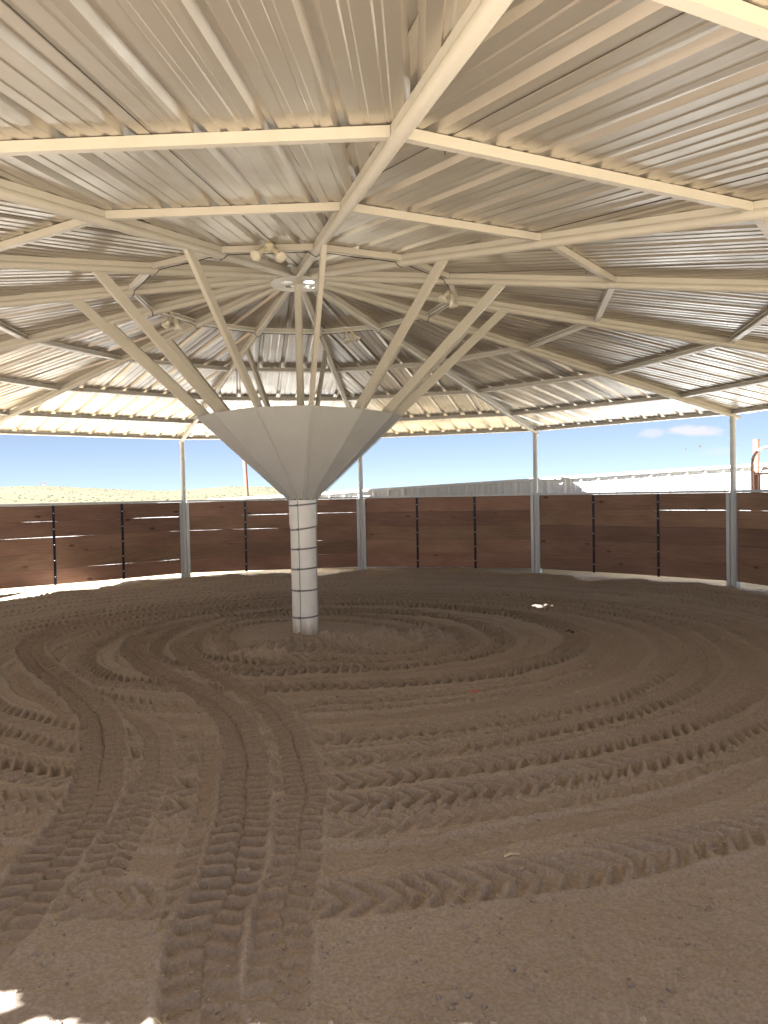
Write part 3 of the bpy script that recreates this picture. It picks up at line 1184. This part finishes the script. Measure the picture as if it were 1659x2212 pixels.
stamp(cat([(-2.75, -.25), (-2.45, -1.0), (-2.0, -1.75), (-1.62, -2.4)]), .2, .012, .010, .07, .5, .5, .008, 61, (.4, .5))
stamp(cat(LS), .19, .018, .012, .085, .7, .3, .008, 62, (.4, .5))
stamp(cat(LT), .27, .030, .018, .072, .42, .5, .020, 63, (.7, .8), sharp=2.8, loose=.85, gain=(.35, 2.9, 1.4), slip=(.10, 2.9))
stamp(cat([(-.86, -5.3), (-.84, -4.6), (-.80, -4.0), (-.79, -3.2), (-.86, -2.4)]), .16, .016, .008, .09, .5, .5, .008, 66, (.5, .6))
stamp(cat(MT), .26, .028, .018, .074, .42, .5, .020, 64, (.35, .8), sharp=2.8, loose=.85, gain=(.2, 3.3, 1.4), slip=(.12, 3.2))
stamp(cat(RT), .22, .022, .016, .072, .42, .5, .014, 65, (.8, .5), sharp=2.6, loose=.75, gain=(.22, 3.0, 1.35), slip=(.105, 2.8))
# mound and clods round the pole
RP = np.hypot(GX, GY)
H += (.135 * np.exp(-((np.hypot(GX + .02, (GY + .05) * 1.1)) / .60) ** 2)).astype(np.float32)
ridge = .085 * np.exp(-(((GY + .42) - .10 * np.sin(GX * 3)) / .14) ** 2) * np.exp(-((GX - .0) / .75) ** 4)
ridge += .12 * np.exp(-(((GY - .05) - .16 * (GX - 1.0)) / .17) ** 2) * np.exp(-((GX - 1.1) / .45) ** 4)
mound = np.clip(ridge / .08, 0, 1)
H += (ridge * (1 + .9 * vnoise(GX, GY, 7, 41) + .7 * vnoise(GX, GY, 17, 42)) + mound * .05 * vnoise(GX, GY, 24, 43)).astype(np.float32)
# banked soil towards the wall and scuffs
ed = np.clip((RP - 6.15) / .7, 0, 1) * np.clip((7.6 - RP) / .8, 0, 1)
H += (ed * (.035 + .12 * vnoise(GX, GY, 1.15, 44) + .06 * vnoise(GX, GY, 3.4, 45))).astype(np.float32)
n1 = vnoise(GX, GY, 16, 51)
n2 = vnoise(GX, GY, 31, 52)
n3 = vnoise(GX, GY, 60, 53)
H += (.008 * n1 + .0055 * n2 + .004 * n3 + .020 * np.clip(n2 + n1 * .5 - .42, 0, 1) + .02 * np.clip(n3 + n1 * .4 - .40, 0, 1)).astype(np.float32)
H += (-.03 * np.clip(vnoise(GX, GY, 7.3, 54) - .33, 0, 1)).astype(np.float32)
Hc = H.copy()
Hc[1:-1, 1:-1] = (H[1:-1, 1:-1] * 4 + H[2:, 1:-1] + H[:-2, 1:-1] + H[1:-1, 2:] + H[1:-1, :-2]) / 8
H = Hc
TRACK_DARK[1:-1, 1:-1] = (TRACK_DARK[1:-1, 1:-1] * 2 + TRACK_DARK[2:, 1:-1] + TRACK_DARK[:-2, 1:-1] + TRACK_DARK[1:-1, 2:] + TRACK_DARK[1:-1, :-2]) / 6


def sample(A, x, y):
    fx = np.clip((x - X0) / CELL, 0, NG - 1.001)
    fy = np.clip((y - X0) / CELL, 0, NG - 1.001)
    ix = fx.astype(int)
    iy = fy.astype(int)
    fx = fx - ix
    fy = fy - iy
    return (A[ix, iy] * (1 - fx) + A[ix + 1, iy] * fx) * (1 - fy) + (A[ix, iy + 1] * (1 - fx) + A[ix + 1, iy + 1] * fx) * fy


def hfar(x, y):
    """bare ground round the pen"""
    return .03 * vnoise(x, y, .7, 1) + .02 * vnoise(x, y, 1.9, 2) + .03 * vnoise(x, y, 3.1, 46) + .012 * vnoise(x, y, 11, 47)


def ground_z(x, y):
    rp = np.hypot(x, y)
    a = sample(H, x, y)
    b = hfar(x, y)
    f = np.clip((rp - 7.3) / .6, 0, 1)
    z = a * (1 - f) + b * f
    g = np.clip((rp - 9.4) / 1.2, 0, 1)
    z = z * (1 - g) + -.12 * g
    return z


# grid: finest where a person at the gate would look, coarser round about
NRr = 1050
rr = np.concatenate([np.linspace(.02, 1.6, 10), np.geomspace(1.7, 18.2, NRr)])
fa = math.atan2(FW.y, FW.x)
tf = np.linspace(-.58, .58, 1150)
tw = np.linspace(.58, 2 * math.pi - .58, 260)[1:-1]
th = fa + np.concatenate([tf, tw])
nT, nR = len(th), len(rr)
RRm, TH = np.meshgrid(rr, th, indexing='ij')
VX = (CAM.x + RRm * np.cos(TH)).ravel()
VY = (CAM.y + RRm * np.sin(TH)).ravel()
VZ = ground_z(VX, VY)
rp = np.hypot(VX, VY)
keep = None
idx = np.arange(nR * nT).reshape(nR, nT)
a = idx[:-1, :]
b = idx[1:, :]
quads = np.stack([a, b, np.roll(b, -1, 1), np.roll(a, -1, 1)], -1).reshape(-1, 4)
inside = (rp < 10.8)
fk = inside[quads].any(1)
quads = quads[fk]
used = np.zeros(nR * nT, bool)
used[quads.ravel()] = True
remap = np.cumsum(used) - 1
quads = remap[quads]
VX, VY, VZ, rp = VX[used], VY[used], VZ[used], rp[used]
me = bpy.data.meshes.new('arena_ground')
nv, nf = len(VX), len(quads)
me.vertices.add(nv)
me.vertices.foreach_set('co', np.stack([VX, VY, VZ], 1).astype(np.float32).ravel())
me.loops.add(nf * 4)
me.loops.foreach_set('vertex_index', quads.astype(np.int32).ravel())
me.polygons.add(nf)
me.polygons.foreach_set('loop_start', np.arange(nf, dtype=np.int32) * 4)
me.polygons.foreach_set('use_smooth', np.ones(nf, bool))
me.update(calc_edges=True)
dry = np.clip((rp - 6.75 + 1.1 * vnoise(VX, VY, .9, 71) + .5 * vnoise(VX, VY, 3.5, 72) + .25 * vnoise(VX, VY, 12, 73)) / .25, 0, 1)
lo = sample(TRACK_DARK, VX, VY)
colr = np.stack([dry, lo, np.zeros_like(dry), np.ones_like(dry)], 1).astype(np.float32)
at = me.color_attributes.new('ground', 'FLOAT_COLOR', 'POINT')
at.data.foreach_set('color', colr.ravel())
go = link('arena_ground', me, M['sand'])
tag(go, 'brown churned arena soil with circling tyre tracks', None, None, 'structure')

# terrain to the horizon
rt = np.concatenate([[9.2, 9.6, 10.2, 11], np.geomspace(12, 3000, 120)])
tt = np.linspace(0, 2 * math.pi, 540, endpoint=False)
RT_, TT_ = np.meshgrid(rt, tt, indexing='ij')
VX = (RT_ * np.cos(TT_)).ravel()
VY = (RT_ * np.sin(TT_)).ravel()
rad = RT_.ravel()
azc = np.arctan2(VX - CAM.x, VY - CAM.y)
ea = np.array([-3.2, -.6, -.29, -.24, -.188, -.104, -.06, -.017, .03, .055, .103, .18, .6, 3.2])
ev = np.array([.006, .013, .0151, .0153, .0128, .0085, .0100, .0126, .0112, .0088, .0042, -.0008, -.001, .006])
el = np.interp(azc, ea, ev)
RF = 820.
f = np.clip((rad - 45) / (RF - 45), 0, 1)
prof = f * f * (3 - 2 * f)
crest = 1.55 + el * (RF + 8)
VZ = -.05 - .0105 * np.clip(rad - 16, 0, 90) * np.clip(1 - rad / 400, 0, 1) + prof * crest - np.clip(rad - RF, 0, 3000) * .012
VZ += 1.1 * np.clip(rad / 500, 0, 1) * vnoise(VX, VY, .012, 81) + .5 * np.clip(rad / 500, 0, 1) * vnoise(VX, VY, .05, 82) + .03 * vnoise(VX, VY, .6, 83) * np.clip((rad - 9.5) / 4, 0, 1)
nT, nR = len(tt), len(rt)
idx = np.arange(nR * nT).reshape(nR, nT)
a = idx[:-1, :]
b = idx[1:, :]
quads = np.stack([a, b, np.roll(b, -1, 1), np.roll(a, -1, 1)], -1).reshape(-1, 4)
me = bpy.data.meshes.new('grassland')
me.vertices.add(len(VX))
me.vertices.foreach_set('co', np.stack([VX, VY, VZ], 1).astype(np.float32).ravel())
me.loops.add(len(quads) * 4)
me.loops.foreach_set('vertex_index', quads.astype(np.int32).ravel())
me.polygons.add(len(quads))
me.polygons.foreach_set('loop_start', np.arange(len(quads), dtype=np.int32) * 4)
me.polygons.foreach_set('use_smooth', np.ones(len(quads), bool))
me.update(calc_edges=True)
tag(link('grassland', me, M['range']), 'low pale grassland hills reaching the horizon', None, None, 'structure')

# scrub tufts on the grassland, one uncountable cover
mb = MB()
for _ in range(1100):
    az_ = random.uniform(-.34, .12)
    D = random.uniform(120, 800)
    x = CAM.x + D * math.sin(az_)
    y = CAM.y + D * math.cos(az_)
    e_ = float(np.interp(az_, ea, ev))
    ff = min(max((math.hypot(x, y) - 45) / (RF - 45), 0), 1)
    rad1 = math.hypot(x, y)
    z = -.05 - .0105 * min(max(rad1 - 16, 0), 90) * max(1 - rad1 / 400, 0) + ff * ff * (3 - 2 * ff) * (1.55 + e_ * (RF + 8))
    xa, ya = np.array([x]), np.array([y])
    z += float((1.1 * min(rad1 / 500, 1) * vnoise(xa, ya, .012, 81) + .5 * min(rad1 / 500, 1) * vnoise(xa, ya, .05, 82))[0])
    s_ = random.uniform(.15, .45)
    c_ = Vector((x, y, z))
    top_ = mb.bm.verts.new(c_ + Vector((random.uniform(-.2, .2), 0, s_)))
    rg = [mb.bm.verts.new(c_ + Vector((math.cos(q) * s_ * random.uniform(.8, 1.6), math.sin(q) * s_, s_ * random.uniform(.1, .5)))) for q in (0, 1.05, 2.1, 3.14, 4.2, 5.2)]
    bt = [mb.bm.verts.new(c_ + Vector((math.cos(q) * s_, math.sin(q) * s_, -.2))) for q in (0, 1.05, 2.1, 3.14, 4.2, 5.2)]
    for q in range(6):
        mb.bm.faces.new((rg[q], rg[(q + 1) % 6], top_))
        mb.bm.faces.new((bt[q], bt[(q + 1) % 6], rg[(q + 1) % 6], rg[q]))
m, t, b = newmat('scrub')
cc = mix(t, noise(t, .3, 4), (.045, .048, .03), (.07, .07, .045))
t.links.new(cc, b.inputs['Base Color'])
b.inputs['Roughness'].default_value = 1
tag(mb.build('scrub', m), 'dark scrub dotting the far grassland', None, None, 'stuff')

# far radio mast
D = 800.
p = far(95.5, D)
z0 = 1.55 + .0153 * D - .6
mast = thing('radio_mast', 'tiny red and white lattice mast on the far rise at the left', 'mast', (p.x, p.y, z0))
hm = 7.6
for i in range(6):
    a, b_ = i * hm / 6, (i + 1) * hm / 6
    mb = MB()
    wa, wb = 1.15 * (1 - .75 * a / hm), 1.15 * (1 - .75 * b_ / hm)
    cs = [(-1, -1), (1, -1), (1, 1), (-1, 1)]
    for q in range(4):
        c1, c2 = cs[q], cs[(q + 1) % 4]
        mb.tube([Vector((c1[0] * wa, c1[1] * wa, a)), Vector((c1[0] * wb, c1[1] * wb, b_))], .17, 6)
        mb.tube([Vector((c1[0] * wa, c1[1] * wa, a)), Vector((c2[0] * wb, c2[1] * wb, b_))], .10, 6)
    mb.build('lattice_section', M['whitepaint'] if i in (1, 3) else M['redpaint'], mast)
MB().abox(-1.6, 1.6, -1.2, 1.2, 0, 1.3).build('equipment_hut', M['redpaint'], mast)
p = far(89.5, D)
tag(MB().tube([Vector((p.x, p.y, z0 - 1)), Vector((p.x, p.y, z0 + 5.6))], .14, 8).build('utility_pole', M['rubber']), 'thin dark pole just left of the red and white mast on the rise', 'pole')

# two small birds over the fence
for (x, y, s_, lab) in ((1482, 970, .10, 'smaller dark bird high over the fence, left of the other'), (1512, 964, .16, 'larger dark bird gliding over the fence below the clouds')):
    p = pix(x, y, 60.)
    mb = MB()
    mb.lathe([(.002, -s_), (s_ * .22, -s_ * .4), (s_ * .25, 0), (s_ * .15, s_ * .6), (.002, s_)], (0, 0, 0), XR + Vector((0, 0, .6)), 8)
    bd = mb.build('bird', M['clod'])
    bd.location = p
    tag(bd, lab, 'bird', 'birds over the fence')
    mb = MB()
    for sg in (-1, 1):
        v = [mb.bm.verts.new(q) for q in (XR * s_ * .3, XR * -s_ * .3, XR * -s_ * .5 + Vector((0, 0, 1)) * s_ * sg * 1.1 + FW * sg * s_, XR * s_ * .1 + Vector((0, 0, 1)) * s_ * sg * .9 + FW * sg * s_ * 1.2)]
        mb.bm.faces.new(v)
    mb.build('wings', M['clod'], bd)

# ------------------------------------------------------------------ litter
def gz(x, y):
    return float(ground_z(np.array([x]), np.array([y]))[0])


def straw(mb, x, y, L, r, a):
    z = gz(x, y)
    dx, dy = math.cos(a) * L / 2, math.sin(a) * L / 2
    mb.tube([Vector((x - dx, y - dy, gz(x - dx, y - dy) + r)), Vector((x, y, max(z, 0) * 1 + r * 1.6 if z > 0 else z + r * 1.6)), Vector((x + dx, y + dy, gz(x + dx, y + dy) + r * 1.5))], r, 5)


mb = MB()
for _ in range(820):
    q = random.uniform(-.52, .52)
    rr_ = random.choice((random.uniform(2.1, 3.4), random.uniform(2.1, 5)))
    x = CAM.x + rr_ * math.sin(q - YAW)
    y = CAM.y + rr_ * math.cos(q - YAW)
    straw(mb, x, y, random.uniform(.006, .03), random.uniform(.0007, .0016), random.uniform(0, 3.14))
tag(mb.build('straw_litter', M['straw']), 'fine straw bits strewn over the arena soil', None, None, 'stuff')
mb = MB()
for _ in range(420):
    q = random.uniform(-.55, .55)
    rr_ = random.uniform(2.1, 7.5)
    x = CAM.x + rr_ * math.sin(q - YAW)
    y = CAM.y + rr_ * math.cos(q - YAW)
    s_ = random.uniform(.002, .0055)
    bmesh.ops.create_icosphere(mb.bm, subdivisions=1, radius=s_, matrix=Matrix.Translation((x, y, gz(x, y) + s_ * .3)) @ Matrix.Diagonal((1.3, 1, .7, 1)))
tag(mb.build('pebbles', M['pebble']), 'small pale pebbles in the arena soil', None, None, 'stuff')
mb = MB()
for _ in range(3400):
    q = random.uniform(-.6, .6)
    rr_ = 2.1 + 6.5 * random.random() ** 1.6
    x = CAM.x + rr_ * math.sin(q - YAW)
    y = CAM.y + rr_ * math.cos(q - YAW)
    if random.random() < .35:
        x, y = random.gauss(0, .5), random.gauss(-.45, .16)
    if math.hypot(x, y) < .16:
        continue
    s_ = random.uniform(.0025, .007) if random.random() < .8 else random.uniform(.007, .013)
    r0 = bmesh.ops.create_icosphere(mb.bm, subdivisions=1, radius=s_, matrix=Matrix.Translation((x, y, gz(x, y) + s_ * .2)))
    for v in r0['verts']:
        v.co += Vector((random.uniform(-1, 1), random.uniform(-1, 1), random.uniform(-1, 1))) * s_ * .25
clods = mb.build('soil_clods', M['sand'])
tag(clods, 'small clods of loose soil scattered over the arena', None, None, 'stuff')
for (x, y, L, a, lab) in ((-.65, -3.38, .11, .15, 'long pale straw lying across the middle wheel track'), (.22, -4.99, .075, -.5, 'pale straw lying in the near chevron tread marks right of centre'),
                          (-1.10, -4.56, .06, -.5, 'short thick straw between the two near wheel tracks'), (-1.0, 3.0 - 7.3 + .2, .05, -.2, 'thin pale straw between the left and middle wheel tracks')):
    mb = MB()
    straw(mb, x, y, L, .0022, a)
    tag(mb.build('straw_stalk', M['straw']), lab, 'straw', 'loose straw stalks on the soil')
mb = MB()
mb.sweep([Vector((.455, -4.74, gz(.455, -4.74) + .004)), Vector((.48, -4.745, gz(.48, -4.745) + .008)), Vector((.52, -4.75, gz(.52, -4.75) + .005))], lambda t: [(-.008 * (1 - t * .6), 0), (.008 * (1 - t * .6), 0), (.006, .004), (-.006, .004)])
tag(mb.build('wood_chip', M['chip']), 'pale wood chip on the smooth soil in the right foreground', 'wood chip')
mb = MB()
r0 = bmesh.ops.create_icosphere(mb.bm, subdivisions=2, radius=.026, matrix=Matrix.Translation((1.14, -2.14, gz(1.14, -2.14) + .02)) @ Matrix.Diagonal((1.4, .8, .6, 1)))
for v in mb.bm.verts:
    v.co += Vector((random.uniform(-1, 1), random.uniform(-1, 1), random.uniform(-1, 1))) * .005
tag(mb.build('plastic_scrap', M['pink']), 'small pink plastic scrap on the soil right of the pole', 'litter')
mb = MB()
bmesh.ops.create_icosphere(mb.bm, subdivisions=2, radius=.045, matrix=Matrix.Translation((2.9, .01, gz(2.9, .01) + .02)) @ Matrix.Diagonal((1.3, 1, .6, 1)))
for v in mb.bm.verts:
    v.co += Vector((random.uniform(-1, 1), random.uniform(-1, 1), random.uniform(-1, 1))) * .01
tag(mb.build('dark_clod', M['clod']), 'dark lump lying in the curving track right of the pole', 'clod')
